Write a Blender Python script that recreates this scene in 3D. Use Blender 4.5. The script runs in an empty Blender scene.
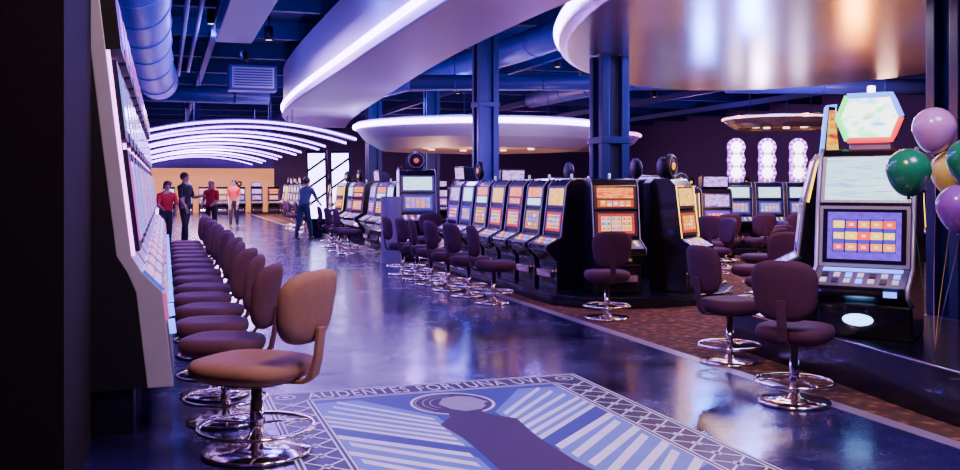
import bpy, bmesh, math, random
from math import sin, cos, pi, atan2, sqrt
from mathutils import Vector, Matrix
random.seed(7)
SC = bpy.context.scene
COL = SC.collection

# ------------------------------------------------------------ materials
def nt(name):
    m = bpy.data.materials.new(name); m.use_nodes = True
    n = m.node_tree; b = n.nodes['Principled BSDF']
    return m, n, b
def setc(sock, c): sock.default_value = (c[0], c[1], c[2], 1)
def pmat(name, c, rough=.5, metal=0., emit=None, es=0., var=.18, scale=9., coat=0., bump=0., spec=.5):
    m, n, b = nt(name)
    tc = n.nodes.new('ShaderNodeTexCoord'); nz = n.nodes.new('ShaderNodeTexNoise')
    nz.inputs['Scale'].default_value = scale; nz.inputs['Detail'].default_value = 3
    n.links.new(tc.outputs['Object'], nz.inputs['Vector'])
    mx = n.nodes.new('ShaderNodeMix'); mx.data_type = 'RGBA'
    setc(mx.inputs[6], [x*(1-var) for x in c]); setc(mx.inputs[7], [min(1, x*(1+var)) for x in c])
    n.links.new(nz.outputs['Fac'], mx.inputs[0]); n.links.new(mx.outputs[2], b.inputs['Base Color'])
    b.inputs['Roughness'].default_value = rough; b.inputs['Metallic'].default_value = metal
    b.inputs['Coat Weight'].default_value = coat; b.inputs['Specular IOR Level'].default_value = spec
    if emit:
        setc(b.inputs['Emission Color'], emit); b.inputs['Emission Strength'].default_value = es
    if bump:
        bp = n.nodes.new('ShaderNodeBump'); bp.inputs['Strength'].default_value = bump
        n2 = n.nodes.new('ShaderNodeTexNoise'); n2.inputs['Scale'].default_value = scale*12
        n.links.new(tc.outputs['Object'], n2.inputs['Vector'])
        n.links.new(n2.outputs['Fac'], bp.inputs['Height']); n.links.new(bp.outputs['Normal'], b.inputs['Normal'])
    return m
def math_node(n, op, a, b=None):
    x = n.nodes.new('ShaderNodeMath'); x.operation = op
    for i, v in enumerate((a, b)):
        if v is None: continue
        if isinstance(v, (int, float)): x.inputs[i].default_value = v
        else: n.links.new(v, x.inputs[i])
    return x.outputs[0]
def reel_mat(name, cols, rows, bg, ramp, es=2.5, rad=.36, frame=None, bar=False):
    """game screen: a grid of coloured symbols on a lit ground, with a header and footer band"""
    m, n, b = nt(name)
    uv = n.nodes.new('ShaderNodeTexCoord'); oi = n.nodes.new('ShaderNodeObjectInfo')
    mp0 = n.nodes.new('ShaderNodeMapping'); mp0.inputs['Location'].default_value = (-.08, -.2, 0); mp0.inputs['Scale'].default_value = (1.16, 1.4, 1)
    n.links.new(uv.outputs['UV'], mp0.inputs['Vector'])
    mp = n.nodes.new('ShaderNodeVectorMath'); mp.operation = 'MULTIPLY'; mp.inputs[1].default_value = (cols, rows, 1)
    n.links.new(mp0.outputs[0], mp.inputs[0])
    fl = n.nodes.new('ShaderNodeVectorMath'); fl.operation = 'FLOOR'; n.links.new(mp.outputs[0], fl.inputs[0])
    fr = n.nodes.new('ShaderNodeVectorMath'); fr.operation = 'FRACTION'; n.links.new(mp.outputs[0], fr.inputs[0])
    sub = n.nodes.new('ShaderNodeVectorMath'); sub.operation = 'SUBTRACT'; sub.inputs[1].default_value = (.5, .5, 0)
    n.links.new(fr.outputs[0], sub.inputs[0])
    s2 = n.nodes.new('ShaderNodeSeparateXYZ'); n.links.new(sub.outputs[0], s2.inputs[0])
    if bar:
        dist = math_node(n, 'MAXIMUM', math_node(n, 'ABSOLUTE', s2.outputs[0]), math_node(n, 'MULTIPLY', math_node(n, 'ABSOLUTE', s2.outputs[1]), 1.45))
    else:
        ln = n.nodes.new('ShaderNodeVectorMath'); ln.operation = 'LENGTH'; n.links.new(sub.outputs[0], ln.inputs[0]); dist = ln.outputs['Value']
    wn = n.nodes.new('ShaderNodeTexWhiteNoise'); wn.noise_dimensions = '4D'
    n.links.new(fl.outputs[0], wn.inputs['Vector']); n.links.new(oi.outputs['Random'], wn.inputs['W'])
    cr = n.nodes.new('ShaderNodeValToRGB'); cr.color_ramp.interpolation = 'CONSTANT'
    els = cr.color_ramp.elements
    els[0].color = (*ramp[0], 1); els[1].position = 1/len(ramp); els[1].color = (*ramp[1], 1)
    for i in range(2, len(ramp)):
        e = els.new(i/len(ramp)); e.color = (*ramp[i], 1)
    n.links.new(wn.outputs['Value'], cr.inputs[0])
    r2 = math_node(n, 'ADD', math_node(n, 'MULTIPLY', wn.outputs['Value'], .12), rad-.06)
    mask = math_node(n, 'LESS_THAN', dist, r2)
    ring = math_node(n, 'LESS_THAN', dist, rad*.4)
    div = math_node(n, 'GREATER_THAN', math_node(n, 'ABSOLUTE', s2.outputs[0]), .455)
    mxd = n.nodes.new('ShaderNodeMix'); mxd.data_type = 'RGBA'; setc(mxd.inputs[6], bg); setc(mxd.inputs[7], [c*.12 for c in bg])
    n.links.new(div, mxd.inputs[0])
    mx = n.nodes.new('ShaderNodeMix'); mx.data_type = 'RGBA'; n.links.new(mxd.outputs[2], mx.inputs[6])
    n.links.new(mask, mx.inputs[0]); n.links.new(cr.outputs[0], mx.inputs[7])
    mx2 = n.nodes.new('ShaderNodeMix'); mx2.data_type = 'RGBA'; setc(mx2.inputs[7], (1, .85, .5))
    n.links.new(math_node(n, 'MULTIPLY', ring, .6), mx2.inputs[0]); n.links.new(mx.outputs[2], mx2.inputs[6])
    sp = n.nodes.new('ShaderNodeSeparateXYZ'); n.links.new(mp0.outputs[0], sp.inputs[0])
    ax = math_node(n, 'ABSOLUTE', math_node(n, 'SUBTRACT', sp.outputs[0], .5)); ay = math_node(n, 'ABSOLUTE', math_node(n, 'SUBTRACT', sp.outputs[1], .5))
    ins = math_node(n, 'LESS_THAN', math_node(n, 'MAXIMUM', ax, ay), .5)
    nz = n.nodes.new('ShaderNodeTexNoise'); nz.inputs['Scale'].default_value = 9; n.links.new(uv.outputs['UV'], nz.inputs['Vector'])
    fm = n.nodes.new('ShaderNodeMix'); fm.data_type = 'RGBA'; fc = frame or (.3, .02, .3)
    setc(fm.inputs[6], [c*.2 for c in fc]); setc(fm.inputs[7], fc); n.links.new(nz.outputs['Fac'], fm.inputs[0])
    mx3 = n.nodes.new('ShaderNodeMix'); mx3.data_type = 'RGBA'
    n.links.new(ins, mx3.inputs[0]); n.links.new(fm.outputs[2], mx3.inputs[6]); n.links.new(mx2.outputs[2], mx3.inputs[7])
    n.links.new(mx3.outputs[2], b.inputs['Emission Color']); b.inputs['Emission Strength'].default_value = es
    setc(b.inputs['Base Color'], (.02, .02, .03)); b.inputs['Roughness'].default_value = .15
    return m
def art_mat(name, ramp, es=2.5, scale=4., stretch=(1, 2, 1)):
    m, n, b = nt(name)
    uv = n.nodes.new('ShaderNodeTexCoord'); oi = n.nodes.new('ShaderNodeObjectInfo')
    mp = n.nodes.new('ShaderNodeMapping'); mp.inputs['Scale'].default_value = stretch
    n.links.new(uv.outputs['UV'], mp.inputs['Vector'])
    nz = n.nodes.new('ShaderNodeTexNoise'); nz.noise_dimensions = '4D'; nz.inputs['Scale'].default_value = scale
    nz.inputs['Detail'].default_value = 4; nz.inputs['Distortion'].default_value = .6
    n.links.new(mp.outputs[0], nz.inputs['Vector'])
    n.links.new(math_node(n, 'MULTIPLY', oi.outputs['Random'], 9.), nz.inputs['W'])
    cr = n.nodes.new('ShaderNodeValToRGB'); els = cr.color_ramp.elements
    k = len(ramp)
    els[0].position = .32; els[0].color = (*ramp[0], 1); els[1].position = .68; els[1].color = (*ramp[-1], 1)
    for i in range(1, k-1):
        e = els.new(.32+.36*i/(k-1)); e.color = (*ramp[i], 1)
    n.links.new(nz.outputs['Fac'], cr.inputs[0])
    n.links.new(cr.outputs[0], b.inputs['Emission Color']); b.inputs['Emission Strength'].default_value = es
    setc(b.inputs['Base Color'], (.02, .02, .03)); b.inputs['Roughness'].default_value = .15
    return m

M = {}
M['black'] = pmat('black_cabinet_laminate', (.004, .003, .008), .22, coat=.4)
M['side'] = pmat('dark_cabinet_side', (.006, .004, .010), .5, spec=.25)
M['silver'] = pmat('silver_cabinet_paint', (.50, .46, .60), .34, .5, scale=3)
M['silverd'] = pmat('pewter_cabinet_paint', (.24, .21, .30), .35, .6, scale=3)
M['bezel'] = pmat('grey_screen_bezel', (.09, .08, .13), .3, .6)
M['chrome'] = pmat('chrome', (.95, .82, .74), .12, 1., var=.05)
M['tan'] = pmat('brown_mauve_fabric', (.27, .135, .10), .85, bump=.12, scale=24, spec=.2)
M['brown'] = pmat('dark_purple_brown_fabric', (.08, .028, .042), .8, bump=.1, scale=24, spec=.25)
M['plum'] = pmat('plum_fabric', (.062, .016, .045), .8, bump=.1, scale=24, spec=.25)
M['seatshell'] = pmat('black_seat_underside', (.01, .008, .01), .6)
M['plinth'] = pmat('dark_plinth_laminate', (.003, .003, .010), .25, coat=.3)
M['colsteel'] = pmat('blue_painted_steel_column', (.012, .020, .13), .4, .2)
M['duct'] = pmat('blue_painted_duct', (.10, .12, .60), .4, .2, scale=2)
M['ductd'] = pmat('dark_violet_duct', (.045, .04, .24), .45, .2, scale=2)
M['ceil'] = pmat('navy_ceiling_paint', (.004, .006, .055), .8, scale=1, spec=.2)
M['beam'] = pmat('navy_beam_paint', (.010, .014, .12), .6, scale=1, spec=.3)
M['soffit'] = pmat('white_soffit_plaster', (.64, .54, .64), .55, scale=1, var=.06)
M['metalsoffit'] = pmat('brushed_metal_soffit', (.72, .54, .56), .25, .9, scale=.6, var=.25)
M['led'] = pmat('lavender_led', (.9, .8, 1), .5, emit=(.46, .28, 1), es=24)
M['ledarch'] = pmat('violet_arch_led', (.9, .8, 1), .5, emit=(.42, .16, 1), es=14)
M['ledpink'] = pmat('pink_led', (.9, .7, 1), .5, emit=(.8, .2, 1), es=5)
M['archp'] = pmat('dark_violet_arch_panel', (.05, .025, .16), .6, emit=(.20, .04, .9), es=.12)
M['wallv'] = pmat('violet_wall_paint', (.07, .03, .26), .7, scale=1)
M['walla'] = pmat('amber_lit_wall', (.75, .36, .18), .6, scale=.35, emit=(1, .32, .08), es=.8, var=.4)  # warm light on the wall is put into its colour and emission
M['wallb'] = pmat('dark_mauve_wall_paint', (.08, .035, .10), .7, scale=1)
M['walld'] = pmat('charcoal_fabric_panel', (.007, .005, .008), .9, scale=30, bump=.2, spec=.1)
M['white'] = pmat('white_button_plastic', (.7, .7, .75), .3, emit=(.7, .75, 1), es=.5)
M['bblue'] = pmat('blue_lit_button', (.1, .2, .8), .3, emit=(.08, .2, 1), es=3.5)
M['bred'] = pmat('red_lit_button', (.8, .05, .05), .3, emit=(1, .05, .05), es=2)
M['byel'] = pmat('yellow_lit_button', (.9, .7, .1), .3, emit=(1, .6, .1), es=2)
M['yglow'] = pmat('yellow_edge_neon', (.9, .7, .1), .3, emit=(1, .62, .06), es=4)
M['glowblue'] = pmat('blue_white_lamp', (.5, .7, 1), .3, emit=(.2, .45, 1), es=7)
M['candle'] = pmat('frosted_candle_lamp', (.5, .55, .8), .3, emit=(.5, .6, 1), es=.7)
M['glowviolet'] = pmat('violet_white_panel', (.6, .6, 1), .3, emit=(.50, .40, 1), es=11)
M['hexglow'] = art_mat('topper_glow', [(.03, .25, 1), (.3, .8, 1), (1, 1, 1), (1, 1, 1), (.1, 1, .4), (1, .15, .5)], es=4.5, scale=2.8)
M['rainbow'] = art_mat('multicolour_edge_light', [(.0, .9, .2), (.05, .2, 1), (.9, .05, .8), (1, .1, .05)], es=5, scale=5)
M['disc'] = pmat('white_topper_disc', (.9, .9, 1), .3, emit=(.85, .78, 1), es=7)
M['discw'] = pmat('warm_topper_disc', (1, .9, .7), .3, emit=(1, .55, .5), es=4)
M['discrim'] = pmat('violet_topper_ring', (.12, .03, .3), .3, emit=(.45, .05, 1), es=2.2)
M['orange'] = art_mat('orange_sign_glass', [(.5, .01, .02), (1, .25, .01), (1, .6, .05), (.05, .5, .2)], es=1.8, scale=3)
M['wallsign'] = art_mat('magenta_blue_sign_glass', [(1, .25, .04), (.9, .03, .15), (.08, .05, .8), (.3, .08, 1), (.9, .05, .5), (1, .4, .1)], es=1.5, scale=7)
M['wallscreen'] = art_mat('violet_blue_screen', [(1, .1, .1), (.7, .04, .6), (.04, .06, .8), (.15, .25, 1), (.5, .3, 1), (1, .1, .3)], es=1.7, scale=8)
M['walldeck'] = art_mat('lit_button_field', [(.05, .1, .9), (.05, .05, .3), (1, .08, .3), (.1, .08, .4), (.7, .6, 1), (.1, .1, .8)], es=1.4, scale=14)
R = (1, .03, .02); Yc = (1, .6, .04); B = (.04, .12, 1); G = (.05, .7, .15); P = (.6, .04, .8); W = (1, 1, 1); O = (1, .25, .02)
M['reelw'] = reel_mat('reel_screen_light', 5, 3, (.35, .3, .75), [R, Yc, B, P, O], 1.8, .38, (.08, .06, .7))
M['reelb'] = reel_mat('reel_screen_blue', 5, 3, (.05, .02, .42), [R, Yc, O, Yc, R], 2.6, .44, (.16, .03, .9), True)
M['reelr'] = reel_mat('reel_screen_red', 3, 3, (.95, .62, .25), [R, O, R, P, B], 1.9, .38, (.9, .04, .03), True)
M['reely'] = reel_mat('reel_screen_gold', 5, 4, (.9, .32, .03), [R, Yc, W, O, P], 1.9, .36, (.8, .08, .01))
M['reelg'] = reel_mat('reel_screen_deep_orange', 5, 3, (.5, .12, .02), [Yc, R, W, Yc, B], 2.0, .40, (.9, .4, .03))
M['artb'] = art_mat('pay_glass_pale_blue', [(.05, .25, .9), (.35, .7, 1), (.8, .95, 1), (.15, .5, 1)], 2.5, 7, (.35, 6, 1))
M['artr'] = art_mat('pay_glass_red_gold', [(.03, .0, .01), (.9, .03, .02), (.9, .03, .02), (1, .55, .06), (.9, .04, .02), (1, .8, .5)], 2.2, 7, (1, 2, 1))
M['artp'] = art_mat('pay_glass_violet', [(.05, .01, .5), (.35, .1, 1), (1, .5, 1), (.1, .4, 1)], 1.9, 5)
M['arty'] = art_mat('pay_glass_gold', [(.3, .03, .01), (1, .35, .02), (1, .75, .2), (.8, .08, .02)], 2.2, 7)

def floor_mat():
    m, n, b = nt('polished_dark_floor')
    tc = n.nodes.new('ShaderNodeTexCoord'); nz = n.nodes.new('ShaderNodeTexNoise')
    nz.inputs['Scale'].default_value = 1.3; nz.inputs['Detail'].default_value = 8; nz.inputs['Roughness'].default_value = .65
    n.links.new(tc.outputs['Object'], nz.inputs['Vector'])
    cr = n.nodes.new('ShaderNodeValToRGB'); e = cr.color_ramp.elements
    e[0].position = .32; e[0].color = (.001, .001, .012, 1); e[1].position = .75; e[1].color = (.018, .007, .095, 1)
    n.links.new(nz.outputs['Fac'], cr.inputs[0]); n.links.new(cr.outputs[0], b.inputs['Base Color'])
    rr = n.nodes.new('ShaderNodeMapRange'); rr.inputs['From Min'].default_value = .3; rr.inputs['From Max'].default_value = .7
    rr.inputs['To Min'].default_value = .12; rr.inputs['To Max'].default_value = .32
    n.links.new(nz.outputs['Fac'], rr.inputs['Value']); n.links.new(rr.outputs[0], b.inputs['Roughness'])
    b.inputs['Coat Weight'].default_value = .2; b.inputs['Coat Roughness'].default_value = .12
    b.inputs['Specular IOR Level'].default_value = .65
    setc(b.inputs['Coat Tint'], (.75, .7, 1)); setc(b.inputs['Specular Tint'], (.62, .5, 1))
    n3 = n.nodes.new('ShaderNodeTexNoise'); n3.inputs['Scale'].default_value = 5; n3.inputs['Detail'].default_value = 5
    n.links.new(tc.outputs['Object'], n3.inputs['Vector'])
    bp = n.nodes.new('ShaderNodeBump'); bp.inputs['Strength'].default_value = .12; bp.inputs['Distance'].default_value = .02
    n.links.new(n3.outputs['Fac'], bp.inputs['Height']); n.links.new(bp.outputs['Normal'], b.inputs['Normal'])
    return m
def carpet_mat():
    m, n, b = nt('patterned_carpet')
    tc = n.nodes.new('ShaderNodeTexCoord'); v = n.nodes.new('ShaderNodeTexVoronoi'); v.inputs['Scale'].default_value = 11
    n.links.new(tc.outputs['Object'], v.inputs['Vector'])
    nz = n.nodes.new('ShaderNodeTexNoise'); nz.inputs['Scale'].default_value = 4; nz.inputs['Detail'].default_value = 6
    n.links.new(tc.outputs['Object'], nz.inputs['Vector'])
    cr = n.nodes.new('ShaderNodeValToRGB'); e = cr.color_ramp.elements
    e[0].position = .12; e[0].color = (.34, .18, .05, 1); e[1].position = .65; e[1].color = (.03, .012, .02, 1)
    x = e.new(.34); x.color = (.12, .04, .03, 1)
    n.links.new(v.outputs['Distance'], cr.inputs[0])
    mx = n.nodes.new('ShaderNodeMix'); mx.data_type = 'RGBA'; setc(mx.inputs[7], (.14, .08, .04))
    n.links.new(math_node(n, 'MULTIPLY', nz.outputs['Fac'], .7), mx.inputs[0]); n.links.new(cr.outputs[0], mx.inputs[6])
    n.links.new(mx.outputs[2], b.inputs['Base Color']); b.inputs['Roughness'].default_value = .95
    b.inputs['Specular IOR Level'].default_value = .1
    return m
M['floor'] = floor_mat(); M['carpet'] = carpet_mat()
M['strip'] = pmat('pale_floor_inlay', (.22, .17, .25), .35, scale=4)
M['emb_bg'] = pmat('emblem_blue_inlay', (.018, .035, .24), .5, scale=3, spec=.25)
M['emb_line'] = pmat('emblem_pale_inlay', (.66, .66, .86), .5, scale=4, spec=.25)
M['emb_dark'] = pmat('emblem_navy_inlay', (.003, .003, .016), .45, scale=4, spec=.25)
M['emb_mauve'] = pmat('emblem_dark_purple_inlay', (.028, .010, .035), .5, scale=4, spec=.2)
M['emb_mid'] = pmat('emblem_sky_inlay', (.10, .18, .55), .5, scale=4, spec=.25)
M['emb_grey'] = pmat('emblem_lavender_grey_inlay', (.26, .24, .36), .5, scale=4, spec=.25)

# ------------------------------------------------------------ mesh helpers
def add(name, me, mats, parent=None, loc=(0, 0, 0), rz=0, smooth=False):
    o = bpy.data.objects.new(name, me); COL.objects.link(o)
    for m in (mats if isinstance(mats, (list, tuple)) else [mats]): me.materials.append(m)
    o.location = loc; o.rotation_euler = (0, 0, rz)
    if parent: o.parent = parent
    if smooth:
        me.polygons.foreach_set('use_smooth', [True]*len(me.polygons)); me.update()
    return o
def from_bm(name, bm, mats, **k):
    bmesh.ops.recalc_face_normals(bm, faces=bm.faces)
    me = bpy.data.meshes.new(name); bm.to_mesh(me); bm.free()
    return add(name, me, mats, **k)
def raw(name, vs, fs, mats, **k):
    bm = bmesh.new(); bv = [bm.verts.new(v) for v in vs]
    for f in fs:
        try: bm.faces.new([bv[i] for i in f])
        except ValueError: pass
    return from_bm(name, bm, mats, **k)
def empty(name, loc=(0, 0, 0), rz=0):
    o = bpy.data.objects.new(name, None); COL.objects.link(o); o.location = loc; o.rotation_euler = (0, 0, rz)
    o.empty_display_size = .1
    return o
def box(name, c, s, mat, bevel=0, **k):
    bm = bmesh.new(); bmesh.ops.create_cube(bm, size=1)
    for v in bm.verts: v.co = Vector((c[0]+v.co.x*s[0], c[1]+v.co.y*s[1], c[2]+v.co.z*s[2]))
    if bevel: bmesh.ops.bevel(bm, geom=list(bm.edges), offset=bevel, segments=2, affect='EDGES', profile=.6)
    return from_bm(name, bm, mat, **k)
def prism(name, prof, x0, x1, mat, bevel=0, **k):
    bm = bmesh.new()
    a = [bm.verts.new((x0, y, z)) for y, z in prof]; b = [bm.verts.new((x1, y, z)) for y, z in prof]
    bm.faces.new(a); bm.faces.new(b[::-1]); n = len(prof)
    for i in range(n): bm.faces.new((a[i], b[i], b[(i+1) % n], a[(i+1) % n]))
    bmesh.ops.recalc_face_normals(bm, faces=bm.faces)
    if bevel: bmesh.ops.bevel(bm, geom=list(bm.edges), offset=bevel, segments=2, affect='EDGES', profile=.6)
    return from_bm(name, bm, mat, **k)
def slab(name, pts, z0, z1, mat, bevel=0, **k):
    bm = bmesh.new(); n = len(pts)
    a = [bm.verts.new((x, y, z0)) for x, y in pts]; b = [bm.verts.new((x, y, z1)) for x, y in pts]
    bm.faces.new(a); bm.faces.new(b[::-1])
    for i in range(n): bm.faces.new((a[i], b[i], b[(i+1) % n], a[(i+1) % n]))
    if bevel: bmesh.ops.bevel(bm, geom=list(bm.edges), offset=bevel, segments=2, affect='EDGES', profile=.6)
    return from_bm(name, bm, mat, **k)
def panel(name, x0, x1, A, Bp, th, mat, off=0., **k):
    """thin slab lying on the slanted line A->B of a side profile, front facing -Y; front carries UVs"""
    d = Vector((Bp[0]-A[0], Bp[1]-A[1])).normalized(); nn = Vector((-d.y, d.x))
    if nn.x > 0 or (abs(nn.x) < 1e-6 and nn.y < 0): nn = -nn
    def p(q, x, t): return (x, q[0]+nn.x*t, q[1]+nn.y*t)
    bm = bmesh.new()
    vs = [bm.verts.new(p(A, x0, off+th)), bm.verts.new(p(A, x1, off+th)), bm.verts.new(p(Bp, x1, off+th)), bm.verts.new(p(Bp, x0, off+th)),
          bm.verts.new(p(A, x0, off)), bm.verts.new(p(A, x1, off)), bm.verts.new(p(Bp, x1, off)), bm.verts.new(p(Bp, x0, off))]
    uvl = bm.loops.layers.uv.new('UVMap')
    f = bm.faces.new(vs[:4])
    for l, u in zip(f.loops, ((0, 0), (1, 0), (1, 1), (0, 1))): l[uvl].uv = u
    for q in ((4, 7, 6, 5), (0, 4, 5, 1), (1, 5, 6, 2), (2, 6, 7, 3), (3, 7, 4, 0)):
        g = bm.faces.new([vs[i] for i in q])
        for l in g.loops: l[uvl].uv = (.02, .02)
    return from_bm(name, bm, mat, **k)
def lathe(name, prof, mat, seg=32, c=(0, 0, 0), axis='z', smooth=True, **k):
    bm = bmesh.new(); rings = []
    for r, z in prof:
        if r < 1e-6:
            rings.append([bm.verts.new((0, 0, z))])
        else: rings.append([bm.verts.new((r*cos(2*pi*i/seg), r*sin(2*pi*i/seg), z)) for i in range(seg)])
    for a, b in zip(rings, rings[1:]):
        for i in range(seg):
            j = (i+1) % seg
            if len(a) == 1 and len(b) == 1: break
            if len(a) == 1: bm.faces.new((a[0], b[i], b[j]))
            elif len(b) == 1: bm.faces.new((a[i], a[j], b[0]))
            else: bm.faces.new((a[i], a[j], b[j], b[i]))
    for v in bm.verts:
        x, y, z = v.co
        if axis == 'y': x, y, z = x, -z, y
        if axis == 'x': x, y, z = z, x, y
        v.co = (x+c[0], y+c[1], z+c[2])
    return from_bm(name, bm, mat, smooth=smooth, **k)
def tube(name, pts, r, mat, seg=10, closed=False, **k):
    pts = [Vector(p) for p in pts]; n = len(pts); bm = bmesh.new(); rings = []
    rr = r if isinstance(r, (list, tuple)) else [r]*n
    up = Vector((0, 0, 1)); prev = None
    for i, p in enumerate(pts):
        if closed: t = pts[(i+1) % n]-pts[i-1]
        else: t = pts[min(i+1, n-1)]-pts[max(i-1, 0)]
        t.normalize()
        if prev is None:
            u = up if abs(t.dot(up)) < .95 else Vector((1, 0, 0))
            a = t.cross(u).normalized()
        else: a = (prev-t*prev.dot(t)).normalized()
        prev = a; b = t.cross(a)
        rings.append([bm.verts.new(p+(a*cos(2*pi*j/seg)+b*sin(2*pi*j/seg))*rr[i]) for j in range(seg)])
    m = n if closed else n-1
    for i in range(m):
        A, Bq = rings[i], rings[(i+1) % n]
        for j in range(seg): bm.faces.new((A[j], A[(j+1) % seg], Bq[(j+1) % seg], Bq[j]))
    if not closed: bm.faces.new(rings[0]); bm.faces.new(rings[-1][::-1])
    return from_bm(name, bm, mat, smooth=True, **k)
def sup(a, b, e, n=32):
    out = []
    for i in range(n):
        t = 2*pi*i/n; c, s = cos(t), sin(t)
        out.append((a*math.copysign(abs(c)**(2/e), c), b*math.copysign(abs(s)**(2/e), s)))
    return out
def loft(name, rings, mat, smooth=True, **k):
    bm = bmesh.new(); R_ = [[bm.verts.new(p) for p in r] for r in rings]; n = len(rings[0])
    for a, b in zip(R_, R_[1:]):
        for i in range(n): bm.faces.new((a[i], a[(i+1) % n], b[(i+1) % n], b[i]))
    bm.faces.new(R_[0][::-1]); bm.faces.new(R_[-1])
    return from_bm(name, bm, mat, smooth=smooth, **k)

def clone(root, loc, rz, label=None):
    def rec(o, par):
        c = o.copy(); COL.objects.link(c)
        if par is not None: c.parent = par
        for ch in list(o.children): rec(ch, c)
        return c
    r = rec(root, None); r.location = loc; r.rotation_euler = (0, 0, rz)
    if label: r['label'] = label
    return r
def tag(o, label, cat, group=None):
    o['label'] = label; o['category'] = cat
    if group: o['group'] = group
    return o
def struct(o): o['kind'] = 'structure'; return o
def face(nx, ny): return atan2(nx, -ny)

# ------------------------------------------------------------ room shell
XL, XR, Y0, Y1, ZC = -1.1, 26., -3., 56., 5.3
struct(box('floor', ((XL+4.3)/2, (Y0+Y1)/2, -.05), (4.3-XL, Y1-Y0, .1), M['floor']))
struct(box('floor', ((4.42+XR)/2, (Y0+Y1)/2, -.05), (XR-4.42, Y1-Y0, .1), M['carpet']))
struct(box('trim_1', (4.36, (Y0+Y1)/2, -.048), (.12, Y1-Y0, .1), M['strip']))
struct(box('ceiling', ((XL+XR)/2, (Y0+Y1)/2, ZC+.05), (XR-XL, Y1-Y0, .1), M['ceil']))
struct(box('wall_left', (XL-.05, (Y0+Y1)/2, ZC/2), (.1, Y1-Y0, ZC), M['wallv']))
struct(box('wall_right', (XR+.05, (Y0+Y1)/2, ZC/2), (.1, Y1-Y0, ZC), M['wallb']))
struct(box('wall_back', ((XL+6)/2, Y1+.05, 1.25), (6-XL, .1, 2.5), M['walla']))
struct(box('wall_back', ((XL+6)/2, Y1+.05, (2.5+ZC)/2), (6-XL, .1, ZC-2.5), M['wallv']))
struct(box('wall_back', ((6+XR)/2, Y1+.05, ZC/2), (XR-6, .1, ZC), M['wallb']))
struct(box('wall_near', ((XL+XR)/2, Y0-.05, ZC/2), (XR-XL, .1, ZC), M['wallv']))
struct(box('wall_partition', (-.755, 5.2, ZC/2), (.69, 1.56, ZC), M['walld']))
for i in range(13):
    struct(box('ceiling_beam', ((XL+XR)/2, 8+i*3.6, ZC-.2), (XR-XL, .16, .4), M['beam']))
for i in range(6):
    struct(box('ceiling_joist', (1+i*4.2, (Y0+Y1)/2, ZC-.5), (.14, Y1-Y0-.2, .2), M['beam']))

# ------------------------------------------------------------ floor emblem
EX, EY, EW, EL = .66, 6.97, 2.44, 3.6
def e(u, v): return (EX+u, EY-v)
def poly_flat(name, polys, z, mat, parent):
    vs, fs = [], []
    for p in polys:
        b = len(vs); vs += [(x, y, z) for x, y in p]; fs.append(tuple(range(b, b+len(p))))
    me = bpy.data.meshes.new(name); me.from_pydata(vs, [], fs); me.update()
    for p in me.polygons:
        if p.normal.z < 0: p.flip()
    me.update()
    return add(name, me, mat, parent=parent)
def stroke(pts, w):
    out = []
    for (x0, y0), (x1, y1) in zip(pts, pts[1:]):
        dx, dy = x1-x0, y1-y0; l = sqrt(dx*dx+dy*dy) or 1; nx, ny = -dy/l*w/2, dx/l*w/2
        out.append([(x0+nx, y0+ny), (x1+nx, y1+ny), (x1-nx, y1-ny), (x0-nx, y0-ny)])
    return out
emb = tag(empty('floor_emblem', (0, 0, 0)), 'blue and white winged figure emblem inlaid in polished floor', 'floor emblem')
poly_flat('dark_border', [[e(0, 0), e(EW, 0), e(EW, EL), e(0, EL)]], .002, M['emb_dark'], emb)
bw = .31
poly_flat('blue_field', [[e(bw, bw), e(EW-bw, bw), e(EW-bw, EL-bw), e(bw, EL-bw)]], .003, M['emb_bg'], emb)
L = []
for m_ in (.015, .045, bw-.03, bw):
    L += stroke([e(m_, m_), e(EW-m_, m_), e(EW-m_, EL-m_), e(m_, EL-m_), e(m_, m_)], .012)
k = 14; st = (EL-2*bw)/k
for side in (0, 1):
    for i in range(k):
        v0 = bw+i*st; a, b = (.055, bw-.04) if not side else (EW-bw+.04, EW-.055)
        L += stroke([e(a, v0), e(b, v0+st)], .014)+stroke([e(b, v0), e(a, v0+st)], .014)
        c = ((a+b)/2, v0+st/2)
        L += [[e(c[0]-.035, c[1]), e(c[0], c[1]+.05), e(c[0]+.035, c[1]), e(c[0], c[1]-.05)]]
for cu in (.15, EW-.15):
    L += stroke([e(cu+.065*cos(t*pi/10), .16+.065*sin(t*pi/10)) for t in range(21)], .014)
    L += [[e(cu+.022*cos(t*pi/6), .16+.022*sin(t*pi/6)) for t in range(12)]]
poly_flat('border_line', L, .004, M['emb_line'], emb)
tcur = bpy.data.curves.new('motto', 'FONT'); tcur.body = 'AUDENTES FORTUNA UVA'; tcur.size = .22; tcur.align_x = 'CENTER'; tcur.align_y = 'CENTER'
tcur.space_character = 1.15
to = bpy.data.objects.new('motto_tmp', tcur); COL.objects.link(to); bpy.context.view_layer.update()
dg = bpy.context.evaluated_depsgraph_get(); tm = bpy.data.meshes.new_from_object(to.evaluated_get(dg)); bpy.data.objects.remove(to)
xs = [v.co.x for v in tm.vertices]; ys = [v.co.y for v in tm.vertices]; cx_, cy_ = (max(xs)+min(xs))/2, (max(ys)+min(ys))/2
sx, sy = 1.84/(max(xs)-min(xs)), .185/(max(ys)-min(ys))
for v in tm.vertices: v.co.x = (v.co.x-cx_)*sx; v.co.y = (v.co.y-cy_)*sy
mo = add('motto', tm, M['emb_line'], parent=emb, loc=(EX+EW/2, EY-.163, .0055))
C = EW/2
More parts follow.
